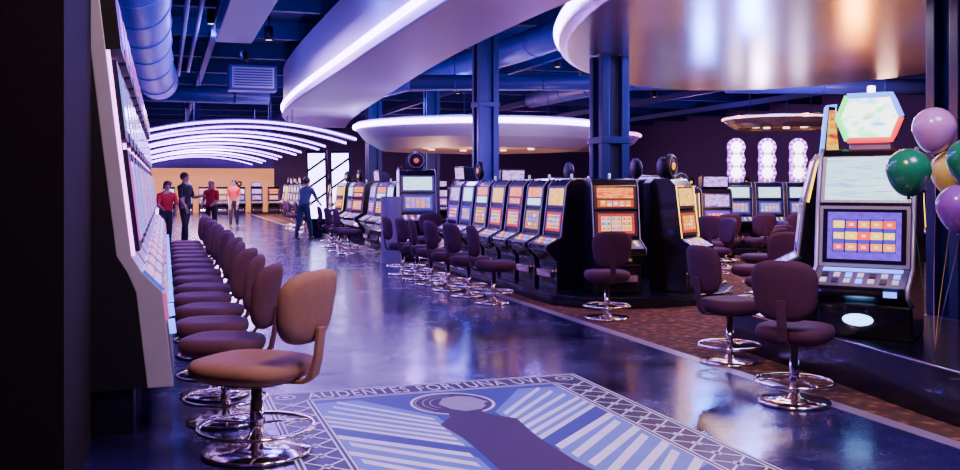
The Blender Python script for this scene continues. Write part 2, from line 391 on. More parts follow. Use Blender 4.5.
for sg in (-1, 1):
    wh, sk = [], []
    sk.append([e(C+sg*.90, .42), e(C+sg*.60, .40), e(C+sg*.20, 1.02), e(C+sg*.20, 1.80), e(C+sg*.90, 1.02)])
    sk.append([e(C+sg*.90, 1.28), e(C+sg*.24, 2.00), e(C+sg*.26, 2.9), e(C+sg*.90, 2.5)])
    for i in range(6):      # upper wing: diagonal layered feathers with stepped ends
        ou = .90-.05*max(0, 3-i); v0 = .40+.125*i-.06*max(0, 3-i)*0
        iu = .24
        wh.append([e(C+sg*ou, v0), e(C+sg*iu, v0+.66), e(C+sg*iu, v0+.73), e(C+sg*ou, v0+.06)])
    for i in range(7):      # lower wing
        v0 = 1.28+.18*i; iu = .26+.02*i
        wh.append([e(C+sg*(.90-.04*(i % 2)), v0), e(C+sg*iu, v0+.62), e(C+sg*iu, v0+.71), e(C+sg*(.90-.04*(i % 2)), v0+.09)])
    poly_flat('wing_ground', sk, .0036, M['emb_mid'], emb)
    poly_flat('wing_stripe', wh, .0042, M['emb_line'], emb)
# large stylised head: pale face with dark hair swept to one side, neck and shoulders
def arc(cx, cy, a, b, t0, t1, n=14): return [(cx+a*cos(t0+(t1-t0)*i/n), cy+b*sin(t0+(t1-t0)*i/n)) for i in range(n+1)]
hd = [e(*p) for p in arc(C, .70, .29, .33, 0, 2*pi, 40)[:-1]]
poly_flat('head_outline', [hd], .0046, M['emb_line'], emb)
poly_flat('hair_shape', [[e(*p) for p in arc(C, .70, .27, .305, 0, 2*pi, 40)[:-1]]], .0048, M['emb_mauve'], emb)
poly_flat('face', [[e(C-.02, .53), e(C+.10, .50), e(C+.19, .56), e(C+.22, .66), e(C+.25, .73), e(C+.20, .77), e(C+.20, .83), e(C+.14, .92), e(C+.02, .95), e(C-.06, .86), e(C-.10, .70)]], .0052, M['emb_grey'], emb)
hl_ = []
for i in range(3):
    hl_ += stroke([e(*p) for p in arc(C-.02, .70, .235-.05*i, .27-.05*i, pi*.75, pi*1.6)], .010)
poly_flat('hair_line', hl_, .0056, M['emb_grey'], emb)
poly_flat('robe', [[e(C-.10, .88), e(C+.12, .94), e(C+.13, 1.06), e(C+.27, 1.24), e(C+.23, 1.7), e(C+.24, 2.2), e(C+.38, 3.25), e(C-.38, 3.25), e(C-.20, 2.2), e(C-.19, 1.7), e(C-.24, 1.24), e(C-.12, 1.06)]], .0050, M['emb_mauve'], emb)

# ------------------------------------------------------------ chairs
def make_chair(mat, label, group, lift=0., sq=3.2):
    r = tag(empty('casino_stool'), label, 'stool', group)
    lathe('base_plate', [(0, 0), (.24, 0), (.25, .010), (.24, .024), (.12, .032), (.05, .042), (.034, .07), (0, .07)], M['chrome'], parent=r)
    lathe('post', [(0, .07), (.031, .07), (.031, .30), (.026, .30), (.026, .43), (0, .43)], M['chrome'], 20, parent=r)
    tube('foot_ring', [(.26*cos(2*pi*i/32), .26*sin(2*pi*i/32), .15) for i in range(32)], .012, M['chrome'], 8, closed=True, parent=r)
    for i in range(3):
        a = 2*pi*i/3+.4
        tube('ring_spoke', [(.028*cos(a), .028*sin(a), .165), (.15*cos(a), .15*sin(a), .16), (.255*cos(a), .255*sin(a), .15)], .008, M['chrome'], 6, parent=r)
    def ring(a, z, e_=3.0, dish=0, dy=-.02):
        return [(x, y+dy, z+dish*((x/.25)**2)) for x, y in sup(a, a*1.02, e_, 36)]
    loft('seat', [ring(.17, .427), ring(.225, .437), ring(.248, .468), ring(.252, .502), ring(.24, .532), ring(.20, .545), ring(.12, .54), ring(.03, .535)], mat, parent=r)
    loft('seat_pan', [ring(.12, .41), ring(.18, .415), ring(.19, .43), ring(.10, .431)], M['seatshell'], parent=r)
    def bring(s_, yoff, th):
        out = []
        for x, z in sup(.228*s_, .205*s_, sq, 40):
            t = (z+.205)/.41; w = .86+.17*t
            xx = x*w; out.append((xx, .26+yoff-1.0*xx*xx+.06*t, .80+lift+z))
        return out
    loft('backrest', [bring(.35, -.030, 0), bring(.8, -.030, 0), bring(.93, -.024, 0), bring(1, -.006, 0), bring(1, .014, 0), bring(.94, .034, 0), bring(.78, .044, 0), bring(.35, .046, 0)], mat, parent=r)
    prism('back_bracket', [(.12, .41), (.26, .42), (.305, .465), (.325, .56), (.343, .74), (.325, .74), (.305, .56), (.285, .48), (.25, .44), (.12, .43)], -.032, .032, mat, .004, parent=r)
    return r
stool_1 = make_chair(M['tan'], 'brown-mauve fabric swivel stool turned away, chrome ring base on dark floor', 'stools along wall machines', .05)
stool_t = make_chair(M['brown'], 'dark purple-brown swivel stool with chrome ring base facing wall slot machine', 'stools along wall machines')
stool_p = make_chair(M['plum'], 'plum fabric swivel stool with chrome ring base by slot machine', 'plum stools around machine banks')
stool_1.location = (.49, 5.47, 0); stool_1.rotation_euler = (0, 0, face(-.78, .62)); stool_1.scale = (1.22, 1.24, .985)
rows = [(.37, 6.28, -1, .42), (.34, 7.08, -1, .2), (.36, 7.92, -1, .45), (.33, 8.75, -1, .1), (.37, 9.6, -1, .35), (.35, 10.45, -1, -.1), (.37, 11.3, -1, .3), (.34, 12.15, -1, .15), (.36, 13., -1, .4),
        (.35, 13.8, -1, 0), (.37, 14.6, -1, .3), (.35, 15.5, -1, .1), (.36, 16.4, -1, .3), (.36, 17.3, -1, .2)]
stool_t.location = (rows[0][0], rows[0][1], 0); stool_t.rotation_euler = (0, 0, face(*rows[0][2:]))
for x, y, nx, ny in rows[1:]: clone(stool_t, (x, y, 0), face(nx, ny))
PL = [
    (4.13, 5.55, .62, .5), (4.56, 7.0, .96, .05), (4.75, 9.75, .25, 1), (4.0, 11.5, 1, -.1), (3.93, 12.33, 1, .2), (3.88, 13.15, 1, .1),
    (3.86, 14.0, 1, -.2), (3.86, 14.85, 1, .1), (3.83, 15.7, 1, 0), (6.1, 8.55, -1, -.4), (6.75, 9.8, -.6, 1), (7.95, 11.4, -1, .3), (8.1, 12.9, -1, 0),
    (8.6, 10.6, .2, 1), (9.3, 12.6, -.5, .8), (10.35, 14.9, .3, .9), (10.95, 14.75, .3, .9), (9.75, 15.1, .3, .9), (11.7, 14.6, .2, .9), (8.9, 14.3, .5, .9),
    (3.85, 20.8, 1, 0), (3.8, 21.7, 1, .1), (3.9, 23.4, 1, -.1), (4.3, 31.0, 1, 0), (4.3, 33, 1, 0), (4.3, 34, 1, 0), (4.75, 17.45, .1, 1), (8.2, 15.3, 0, 1), (7.8, 17.6, .2, 1),
    (7.1, 8.4, -.4, -.9), (7.5, 9.9, .3, -1), (8.2, 9.3, .8, .4), (9.8, 11.3, 1, .2), (10.6, 12.6, .2, 1)]
stool_p.location = (PL[0][0], PL[0][1], 0); stool_p.rotation_euler = (0, 0, face(PL[0][2], PL[0][3]))
for x, y, nx, ny in PL[1:]: clone(stool_p, (x, y, 0), face(nx, ny))

# ------------------------------------------------------------ slot machines
def lerp(a, b, t): return (a[0]+(b[0]-a[0])*t, a[1]+(b[1]-a[1])*t)
def buttons(r, w, A, Bq, n=5, mats=None, off=.004):
    mats = mats or [M['white'], M['byel'], M['bred'], M['bblue']]
    for row, t in enumerate((.22, .62)):
        for i in range(n):
            x = -w/2+.09+(w-.18)*i/(n-1)
            panel('button', x-.022, x+.022, lerp(A, Bq, t), lerp(A, Bq, t+.26), .008, mats[(i+row) % len(mats)], off=off, parent=r)
def slot_mid(up, low, label, group, topper=None, h=1.46, w=.62, edge=None, header=None):
    r = tag(empty('slot_machine'), label, 'slot machine', group)
    F = [(.30, 0), (-.20, 0), (-.20, .36), (-.34, .50), (-.35, .57), (-.13, .68), (-.05, h-.10), (.02, h-.02), (.10, h), (.24, h), (.30, h-.06)]
    prism('cabinet', F, -w/2, w/2, M['black'], .012, parent=r)
    A, Bq = (-.13, .68), (-.05, h-.10)
    panel('lower_bezel', -w/2+.03, w/2-.03, lerp(A, Bq, .06), lerp(A, Bq, .52), .008, M['bezel'], parent=r)
    panel('reel_screen', -w/2+.07, w/2-.07, lerp(A, Bq, .11), lerp(A, Bq, .48), .006, low, off=.008, parent=r)
    panel('upper_bezel', -w/2+.03, w/2-.03, lerp(A, Bq, .57), lerp(A, Bq, .99), .008, M['bezel'], parent=r)
    if header:
        panel('pay_glass', -w/2+.07, w/2-.07, lerp(A, Bq, .60), lerp(A, Bq, .74), .006, up, off=.008, parent=r)
        panel('header_sign', -w/2+.07, w/2-.07, lerp(A, Bq, .77), lerp(A, Bq, .96), .006, header, off=.008, parent=r)
    else:
        panel('pay_glass', -w/2+.07, w/2-.07, lerp(A, Bq, .62), lerp(A, Bq, .95), .006, up, off=.008, parent=r)
    D0, D1 = (-.35, .57), (-.13, .68)
    panel('button_deck', -w/2+.02, w/2-.02, lerp(D0, D1, .06), lerp(D0, D1, .92), .004, M['silverd'], parent=r)
    buttons(r, w, lerp(D0, D1, .1), lerp(D0, D1, .85))
    panel('belly_glass', -w/2+.08, w/2-.08, (-.20, .06), (-.20, .32), .006, M['side'], parent=r)
    for sg in (-1, 1):
        P5 = [(sg*(w/2-.004), -.352, .50), (sg*(w/2-.004), -.36, .575), (sg*(w/2-.004), -.14, .69), (sg*(w/2-.004), -.06, h-.10), (sg*(w/2-.004), .01, h-.01)]
        tube('edge_trim', P5[2:4] if edge else P5, .007 if edge else .008, edge or M['silverd'], 8, parent=r)
    box('coin_tray', (0, -.235, .20), (w-.16, .07, .10), M['chrome'], .015, parent=r)
    if topper == 'disc':
        box('topper_frame', (0, .14, h+.44), (.36, .06, .88), M['discrim'], .02, parent=r)
        for i in range(3):
            z = h+.19+i*.29
            lathe('topper_ring', [(0, .0), (.205, 0), (.205, .03), (0, .03)], M['discrim'], 28, c=(0, .12, z), axis='y', parent=r)
            lathe('topper_disc', [(.0, .0), (.125, 0), (.13, .02), (.10, .045), (0, .055)], M['disc'], 28, c=(0, .09, z), axis='y', parent=r)
            for j in range(10):
                a = 2*pi*j/10
                lathe('bulb', [(0, 0), (.022, .003), (.022, .02), (0, .03)], M['discw'], 8, c=(.176*cos(a), .09, z+.176*sin(a)), axis='y', parent=r)
    if topper == 'round':
        lathe('candle_lamp', [(0, 0), (.018, 0), (.018, .04), (.014, .06), (0, .065)], M['candle'], 16, c=(0, .15, h), parent=r)
    if topper == 'box':
        prism('topper_box', [(.02, h), (.25, h), (.25, h+.22), (.0, h+.25)], -w/2+.04, w/2-.04, M['black'], .01, parent=r)
        panel('topper_glass', -w/2+.07, w/2-.07, (.018, h+.03), (.002, h+.22), .006, M['artp'], off=.002, parent=r)
    if topper == 'dome':
        lathe('topper_wheel', [(0, 0), (.13, 0), (.16, .02), (.16, .06), (.13, .08), (0, .08)], M['side'], 32, c=(0, .18, h+.16), axis='y', parent=r)
        lathe('wheel_face', [(0, 0), (.045, 0), (.045, .012), (0, .012)], M['orange'], 24, c=(0, .10, h+.16), axis='y', parent=r)
        tube('wheel_rim', [(.13*cos(2*pi*i/24), .098, h+.16+.13*sin(2*pi*i/24)) for i in range(24)], .009, M['silverd'], 6, closed=True, parent=r)
    return r
def slot_big(topper, label, group, low, up):
    w = .68; r = tag(empty('slot_machine'), label, 'slot machine', group)
    F = [(.34, 0), (-.16, 0), (-.20, .26), (-.38, .34), (-.41, .40), (-.17, .53), (-.12, 1.0), (-.03, 1.36), (.02, 1.42), (.20, 1.42), (.31, 1.30), (.36, .8)]
    prism('cabinet', F, -w/2, w/2, M['black'], .02, parent=r)
    for sg in (-1, 1):
        tube('side_trim', [(sg*(w/2), y, z) for y, z in ((-.205, .26), (-.385, .335), (-.415, .40), (-.18, .53), (-.13, 1.0), (-.04, 1.36), (.01, 1.42))], .016, M['silver'], 8, parent=r)
    A, Bq = (-.17, .53), (-.12, 1.0)
    panel('lower_bezel', -w/2+.02, w/2-.02, lerp(A, Bq, .0), lerp(A, Bq, .97), .02, M['silver'], parent=r)
    panel('screen_frame', -w/2+.045, w/2-.045, lerp(A, Bq, .06), lerp(A, Bq, .92), .004, M['black'], off=.02, parent=r)
    panel('reel_screen', -w/2+.08, w/2-.08, lerp(A, Bq, .12), lerp(A, Bq, .87), .004, low, off=.024, parent=r)
    A2, B2 = (-.12, 1.0), (-.03, 1.36)
    panel('upper_bezel', -w/2+.02, w/2-.02, lerp(A2, B2, .03), lerp(A2, B2, 1.0), .014, M['silver'], parent=r)
    panel('pay_screen', -w/2+.05, w/2-.05, lerp(A2, B2, .08), lerp(A2, B2, .97), .006, up, off=.014, parent=r)
    D0, D1 = (-.41, .40), (-.17, .53)
    panel('button_deck', -w/2+.02, w/2-.02, lerp(D0, D1, .04), lerp(D0, D1, .94), .006, M['silverd'], parent=r)
    panel('deck_display', -w/2+.06, w/2-.06, lerp(D0, D1, .74), lerp(D0, D1, .9), .004, M['bblue'], off=.006, parent=r)
    buttons(r, w, lerp(D0, D1, .02), lerp(D0, D1, .72), 7, [M['white'], M['bezel'], M['white'], M['bblue']], .007)
    bl = lathe('belly_lamp', [(0, 0), (.10, 0), (.11, .008), (.09, .02), (0, .026)], M['glowblue'], 32, axis='y', parent=r)
    bl.scale = (1, 1, .42); bl.location = (-.04, -.178, .14)
    panel('note_slot', .18, .27, (-.40, .345), (-.408, .385), .006, M['bblue'], off=.012, parent=r)
    if topper == 'hex':
        box('topper_neck', (0, .12, 1.45), (.30, .14, .08), M['silver'], .01, parent=r)
        hexp = [(.235, 0), (.165, .175), (-.165, .175), (-.235, 0), (-.165, -.175), (.165, -.175)]
        def hx(s_, y): return [(x*s_, y, 1.66+z*s_) for x, z in hexp]
        loft('topper_frame', [hx(1, .17), hx(1, .06), hx(.96, .04)], M['black'], smooth=False, parent=r)
        P_ = []
        H6 = hx(.97, .032)
        for i in range(6):
            for j in range(4): P_.append(tuple(Vector(H6[i]).lerp(Vector(H6[(i+1) % 6]), j/4)))
        for cname, seg_ in (('blue', P_[0:9]), ('green', P_[8:17]), ('red', P_[16:24]+P_[0:1])):
            tube('edge_light', seg_, .022, {'blue': M['bblue'], 'green': pmat('green_edge_neon', (.1, .9, .2), .3, emit=(.05, 1, .2), es=3), 'red': M['bred']}[cname], 8, parent=r)
        bm = bmesh.new(); uvl = bm.loops.layers.uv.new('UVMap')
        a = [bm.verts.new(p) for p in hx(.88, .03)]; b = [bm.verts.new(p) for p in hx(.88, .042)]
        f = bm.faces.new(a)
        for l in f.loops: l[uvl].uv = (l.vert.co.x*1.8+.5, (l.vert.co.z-1.68)*1.8+.5)
        for i in range(6): bm.faces.new((a[i], b[i], b[(i+1) % 6], a[(i+1) % 6]))
        from_bm('topper_sign', bm, M['hexglow'], parent=r)
        lathe('candle_lamp', [(0, 0), (.03, 0), (.03, .07), (0, .08)], M['disc'], 16, c=(0, .11, 1.835), parent=r)
    else:
        prism('topper_fin', [(.04, 1.42), (.18, 1.42), (.14, 1.84), (.08, 1.84)], -.10, .10, M['black'], .01, parent=r)
        panel('topper_sign', -.08, .08, (.04, 1.46), (.076, 1.80), .008, M['orange'], off=.002, parent=r)
        for sg in (-1, 1):
            X_ = sg*.101; X2 = sg*.108
            bm = bmesh.new(); uvl = bm.loops.layers.uv.new('UVMap')
            P4 = [(.06, 1.45), (.165, 1.45), (.135, 1.80), (.085, 1.80)]
            a = [bm.verts.new((X2, y, z)) for y, z in P4]; b = [bm.verts.new((X_, y, z)) for y, z in P4]
            f = bm.faces.new(a)
            for l in f.loops: l[uvl].uv = (l.vert.co.y*3, l.vert.co.z*3)
            for i in range(4): bm.faces.new((a[i], b[i], b[(i+1) % 4], a[(i+1) % 4]))
            from_bm('side_sign', bm, M['orange'], parent=r)
            tube('edge_light', [(sg*.10, .03, 1.44), (sg*.10, .07, 1.84), (sg*.10, .15, 1.84)], .014, M['rainbow'] if sg < 0 else M['bblue'], 6, parent=r)
            tube('side_neon', [(sg*(w/2+.012), .02, 1.40), (sg*(w/2+.012), -.03, 1.33), (sg*(w/2+.012), -.10, 1.0)], .010, M['yglow'] if sg > 0 else M['bblue'], 6, parent=r)
    return r
def slot_wall(label, group):
    w = .66; r = tag(empty('slot_machine'), label, 'slot machine', group)
    front = [(-.45, .28), (-.385, .86), (-.27, .98), (-.21, 1.08), (-.13, 1.75), (-.02, 2.72)]
    inner = [(y+.15 if z < .9 else y+.085, z) for y, z in front]
    prism('stand', [(.33, 0), (-.22, 0), (-.22, .28), (.33, .28)], -w/2+.04, w/2-.04, M['black'], 0, parent=r)
    prism('cabinet', [(.35, .28)]+inner+[(.35, 2.72)], -w/2, w/2, M['side'], 0, parent=r)
    prism('silver_front', front+inner[::-1], -w/2, w/2, M['silver'], .006, parent=r)
    C_ = front
    panel('screen_surround', -w/2+.04, w/2-.04, lerp(C_[3], C_[4], .03), lerp(C_[3], C_[4], .95), .05, M['side'], parent=r)
    panel('reel_screen', -w/2+.09, w/2-.09, lerp(C_[3], C_[4], .12), lerp(C_[3], C_[4], .84), .012, M['wallscreen'], off=.05, parent=r)
    panel('screen_surround', -w/2+.04, w/2-.04, lerp(C_[4], C_[5], .03), lerp(C_[4], C_[5], .52), .05, M['side'], parent=r)
    panel('pay_screen', -w/2+.09, w/2-.09, lerp(C_[4], C_[5], .09), lerp(C_[4], C_[5], .44), .012, M['wallscreen'], off=.05, parent=r)
    panel('topper_box', -w/2+.0, w/2-.0, lerp(C_[4], C_[5], .58), lerp(C_[4], C_[5], .97), .085, M['side'], parent=r)
    panel('topper_sign', -w/2+.09, w/2-.09, lerp(C_[4], C_[5], .65), lerp(C_[4], C_[5], .90), .012, M['wallsign'], off=.085, parent=r)
    tube('neon_edge', [(-w/2+.02, y-.01, z) for y, z in front[3:]], .012, M['ledpink'], 6, parent=r)
    D0, D1 = C_[1], C_[2]
    panel('button_deck', -w/2+.02, w/2-.02, D0, D1, .02, M['walldeck'], parent=r)
    buttons(r, w, D0, D1, 7, [M['bblue'], M['white'], M['bred'], M['white']], .02)
    panel('belly_panel', -w/2+.05, w/2-.05, (-.445, .34), (-.407, .66), .012, M['silverd'], parent=r)
    panel('player_panel', -w/2+.05, w/2-.05, (-.405, .68), (-.388, .84), .02, M['walldeck'], parent=r)
    panel('card_reader', -.05, .05, (-.43, .56), (-.42, .64), .04, M['bblue'], off=.0, parent=r)
    return r
w0 = slot_wall('tall silver-fronted slot machine leaning along wall', 'tall wall slot machines')
w0.location = (-.40, 6.40, 0); w0.rotation_euler = (0, 0, face(1, .0))
for i in range(1, 14): clone(w0, (-.40, 6.40+.86*i, 0), face(1, 0))
pl = slab('machine_plinth', [(4.60, 3.6), (4.70, 4.9), (4.88, 6.2), (5.0, 7.75), (6.35, 7.75), (6.35, 3.6)], 0, .36, M['plinth'], .015)
tag(pl, 'low dark laminate plinth carrying slot machines', 'plinth')
tube('plinth_edge', [(4.59, 3.62, .345), (4.69, 4.9, .345), (4.87, 6.2, .345), (4.985, 7.74, .345)], .008, M['chrome'], 6, parent=pl)
hero = slot_big('hex', 'black and silver video slot with glowing hexagonal topper', 'large video slot machines', M['reelb'], M['artb'])
hero.location = (5.08, 5.93, .362); hero.rotation_euler = (0, 0, face(-.78, -.62))
h2 = slot_big('fin', 'black video slot with orange lit fin topper', 'large video slot machines', M['reelw'], M['artp'])
h2.location = (5.52, 7.08, .362); h2.rotation_euler = (0, 0, face(-.82, .57))
def bank_plinth(pts, h=.14):
    p = slab('machine_plinth', pts, 0, h, M['plinth'], .012)
    return tag(p, 'low black plinth under a bank of slot machines', 'plinth', 'low machine plinths')
bank_plinth([(4.62, 17.1), (4.62, 11.1), (4.95, 10.45), (5.7, 10.35), (6.75, 10.5), (7.35, 11.2), (7.35, 17.1)])
g = 'upright slot machines in banks'
mids = [slot_mid(M['arty'], M['reelr'], 'black upright slot machine with gold glass and red reels', g, 'round'),
        slot_mid(M['artb'], M['reelw'], 'black upright slot machine with pale blue glass', g, 'dome'),
        slot_mid(M['reely'], M['reelr'], 'black upright slot machine with red sign and gold glass', g, 'round', header=M['artr']),
        slot_mid(M['artp'], M['reelb'], 'black upright slot machine with violet glass', g, 'box'),
        slot_mid(M['artb'], M['reelg'], 'black upright slot machine with pale glass and orange reels', g, 'round', header=M['artr']),
        slot_mid(M['arty'], M['reely'], 'black upright slot machine glowing yellow and gold', g, 'dome', edge=M['yglow'])]
used = [False]*6
def put(kind, x, y, nx, ny, z=.142):
    if not used[kind]:
        used[kind] = True; o = mids[kind]; o.location = (x, y, z); o.rotation_euler = (0, 0, face(nx, ny)); return o
    o = clone(mids[kind], (x, y, z), face(nx, ny)); o.scale = (1, 1, 1); return o
put(0, 5.06, 11.78, -1, 0)
for i, k_ in enumerate((4, 2, 0, 4, 1, 3)): put(k_, 5.06, 12.56+.78*i, -1, 0)
put(2, 5.42, 10.95, -.12, -1)
put(5, 6.42, 11.0, .62, -.78)
for i in range(5): put((1, 1, 2, 0, 1)[i], 6.98, 12.2+.85*i, 1, 0)
bank_plinth([(4.25, 27.2), (4.25, 18.3), (7.3, 18.3), (7.3, 27.2)])
tall = put(1, 4.87, 18.75, -.1, -1); tall.scale = (1.22, 1, 1.16); put(3, 6.95, 18.72, 0, -1)
for k_, y, ny in ((1, 20.1, 0), (4, 21.0, -.15), (3, 21.9, 0), (2, 23.7, -.3), (1, 24.6, -.1), (5, 26.3, -.2)): put(k_, 4.70, y, -1, ny)
pts = [(4.30-.30*cos(t*pi/16), 18.2-.45*sin(t*pi/16)) for t in range(9)]
inn = [(4.30-.27*cos(t*pi/16), 18.2-.42*sin(t*pi/16)) for t in range(9)]
tag(slab('curved_end_panel', pts+inn[::-1], 0, 1.3, M['silverd'], 0), 'slim curved silver end panel of machine bank', 'panel')
bank_plinth([(5.0, 47), (5.0, 29), (7, 29), (7, 47)])
for i in range(18): put((3, 1, 0, 3, 5, 1)[i % 6], 5.5, 29.6+.97*i, -1, 0)
for i in range(7): put((1, 3, 2, 0)[i % 4], .2+.9*i, 52.5, 0, -1, 0)
for i in range(9): put((5, 3, 0, 4, 1)[i % 5], -.55, 30.5+1.1*i, 1, -.3, 0)
bub = slot_mid(M['artb'], M['reelw'], 'slot machine with tall stack of round glowing bulb discs', 'disc-topped slot machines', 'disc')
nx, ny = -.32, -.95
bank_plinth([(11.2, 18.0), (13.8, 17.15), (14.2, 18.5), (11.6, 19.35)])
for i in range(3):
    px, py = 12.15+.66*i, 18.35-.22*i
    if i == 0: bub.location = (px, py, .142); bub.rotation_euler = (0, 0, face(nx, ny))
    else: clone(bub, (px, py, .142), face(nx, ny))
for (x, y) in ((9.0, 20.9), (9.8, 20.9), (10.6, 20.9), (14.0, 20.9), (14.8, 20.9), (15.6, 20.0), (16.4, 20.0), (14.4, 23.2), (15.2, 23.2), (16, 23.2), (16.8, 23.2)):
    put(random.choice((0, 1, 3, 5)), x, y, -.2, -1, 0)
for j, (x, y) in enumerate(((8.35, 16.75), (9.0, 16.6), (9.65, 16.45), (10.3, 16.3))): put((5, 3, 5, 3)[j], x, y, -.22, -1, 0)
for j, (x, y) in enumerate(((13.3, 15.4), (13.95, 15.2), (14.6, 15.0))): put((2, 5, 3)[j], x, y, -.3, -1, 0)
for i in range(12): put(random.choice((0, 1, 3)), 9.2+.9*i, 30, 0, -1, 0)
for i in range(10): put(random.choice((5, 1, 2)), 9.6+1.0*i, 26, -.1, -1, 0)
for i in range(9): put(random.choice((1, 3, 5)), 8.4+.95*i, 36, -.1, -1, 0)
dl = tag(empty('ceiling_downlight', (9.5, 19.6, 4.75)), 'small glowing cylindrical ceiling downlight', 'ceiling light', 'small ceiling downlights')
lathe('can', [(0, .3), (.10, .3), (.10, 0), (.085, 0), (.085, .05), (0, .05)], M['side'], 16, parent=dl)
lathe('lens', [(0, 0), (.08, 0), (.08, .03), (0, .03)], M['discw'], 16, c=(0, 0, .01), parent=dl)
tube('stem', [(0, 0, .3), (0, 0, .54)], .02, M['side'], 6, parent=dl)
for (x, y) in ((11.5, 20.2), (13.5, 19.6), (15.5, 19.0), (10.2, 24), (12.8, 23), (15, 22.4), (17.3, 21.8), (11.5, 29), (14.5, 28), (17.5, 27), (9.8, 32), (13, 32), (17, 31), (2.2, 21.6), (.9, 19.8)):
    clone(dl, (x, y, 4.75), 0)

# ------------------------------------------------------------ columns
def make_column(x, y, z1, s=.46, z0=0):
    r = tag(empty('steel_column', (x, y, z0)), 'navy painted built-up steel column rising to ceiling', 'column', 'navy steel columns')
    z1 -= z0
    box('web', (0, 0, z1/2), (s*.55, s*.55, z1), M['colsteel'], 0, parent=r)
    for a in (-1, 1):
        for b in (-1, 1):
            box('corner_flange', (a*s*.36, b*s*.36, z1/2), (s*.28, s*.28, z1), M['colsteel'], .012, parent=r)
    box('collar', (0, 0, min(z1, 5)*.62), (s*1.08, s*1.08, .10), M['colsteel'], .01, parent=r)
    box('collar', (0, 0, .1), (s*1.1, s*1.1, .2), M['colsteel'], .01, parent=r)
    return r
make_column(6.22, 12.7, 3.41, .44, .142); make_column(6.0, 17.75, ZC, .42); make_column(7.52, 7.5, 3.41, .42)
make_column(7.9, 28.6, ZC, .42); make_column(12.2, 24.5, ZC, .42); make_column(6.0, 28.3, ZC, .42)

# ------------------------------------------------------------ soffits
th = math.radians(18.35)
def oval(Lx, D): return (D*sin(th)+Lx*cos(th), D*cos(th)-Lx*sin(th))
N = 96
def ell(s_): return [oval(4.72+3.68*s_[0]*cos(2*pi*i/N), 12.0+7.2*s_[1]*sin(2*pi*i/N)) for i in range(N)]
def hang_rods(r, pts, z0):
    for x, y in pts: tube('hanger_rod', [(x, y, z0), (x, y, ZC-.01)], .012, M['beam'], 6, parent=r)
so = tag(empty('oval_ceiling_canopy'), 'large oval brushed-metal ceiling canopy with lit rim', 'ceiling canopy')
def rr_(pts, z): return [(x, y, z) for x, y in pts]
loft('canopy_shell', [rr_(ell((.97, .985)), 3.42), rr_(ell((1, 1)), 3.47), rr_(ell((1, 1)), 3.80), rr_(ell((.97, .985)), 3.9)], M['metalsoffit'], smooth=False, parent=so)
tube('rim_light', rr_(ell((1.006, 1.003)), 3.60), .05, M['led'], 8, closed=True, parent=so)
hang_rods(so, [oval(4.5, 8), oval(4.5, 17), oval(2.5, 12), oval(6.5, 12)], 3.88)
Lo = [(5.2, 3.6), (3.6, 5.2), (3.0, 8), (2.9, 12), (2.9, 16), (2.9, 20), (2.95, 23.5), (3.15, 27), (3.7, 30.2), (4.7, 32.6)]
Ro = [(5.9, 32.6), (5.35, 28.5), (4.95, 24.5), (4.6, 20), (4.3, 16), (4.15, 12.5), (4.2, 9), (4.7, 6), (5.9, 4)]
def smoothc(P, n=6):
    out = []
    for i in range(len(P)-1):
        p0 = P[max(i-1, 0)]; p1 = P[i]; p2 = P[i+1]; p3 = P[min(i+2, len(P)-1)]
        for k_ in range(n):
            t = k_/n
            out.append(tuple(.5*((2*p1[j])+(-p0[j]+p2[j])*t+(2*p0[j]-5*p1[j]+4*p2[j]-p3[j])*t*t+(-p0[j]+3*p1[j]-3*p2[j]+p3[j])*t**3) for j in (0, 1)))
    out.append(P[-1]); return out
Ls, Rs = smoothc(Lo), smoothc(Ro)
sf = tag(empty('curved_ceiling_soffit'), 'long curved white ceiling soffit with lavender light strip', 'ceiling soffit')
slab('soffit_body', Ls+Rs, 3.5, 4.75, M['soffit'], parent=sf)
tube('light_strip', [(x-.02, y, 3.72) for x, y in Ls], .055, M['led'], 8, parent=sf)
tube('lower_bead', [(x-.015, y, 3.52) for x, y in Ls], .02, M['soffit'], 8, parent=sf)
hang_rods(sf, [(3.6, 9), (3.7, 15), (3.8, 21), (4.6, 28)], 4.74)
def round_canopy(cx, cy, R_, z, label, mat, led, h=.62, lr=.055):
    r = tag(empty('round_ceiling_canopy', (cx, cy, 0)), label, 'ceiling canopy', 'round ceiling canopies')
    lathe('canopy_shell', [(0, z+.08), (R_*.62, z+.08), (R_*.70, z), (R_*.80, z), (R_*.93, z+h*.35), (R_, z+h*.75), (R_, z+h), (R_*.9, z+h+.05), (0, z+h+.05)], mat, 64, smooth=False, parent=r)
    tube('rim_light', [((R_+.03)*cos(2*pi*i/64), (R_+.03)*sin(2*pi*i/64), z+h*.85) for i in range(64)], lr, led, 8, closed=True, parent=r)
    for i in range(8):
        a = 2*pi*i/8
        lathe('downlight', [(0, 0), (.09, 0), (.09, .03), (0, .03)], M['discw'], 16, c=(R_*.45*cos(a), R_*.45*sin(a), z+.045), parent=r)
    hang_rods(r, [(R_*.6*cos(a), R_*.6*sin(a)) for a in (0, 2.1, 4.2)], z+h)
    return r
round_canopy(8.15, 24.6, 3.35, 2.46, 'thick round white ceiling canopy with lavender lit rim', M['soffit'], M['led'], .72, .065)
round_canopy(15.4, 21.2, 1.5, 3.0, 'small round gold ceiling canopy', M['metalsoffit'], M['discw'], .3, .02)
round_canopy(14.6, 34, 3.0, 2.9, 'round white ceiling canopy above far machines', M['soffit'], M['ledpink'])
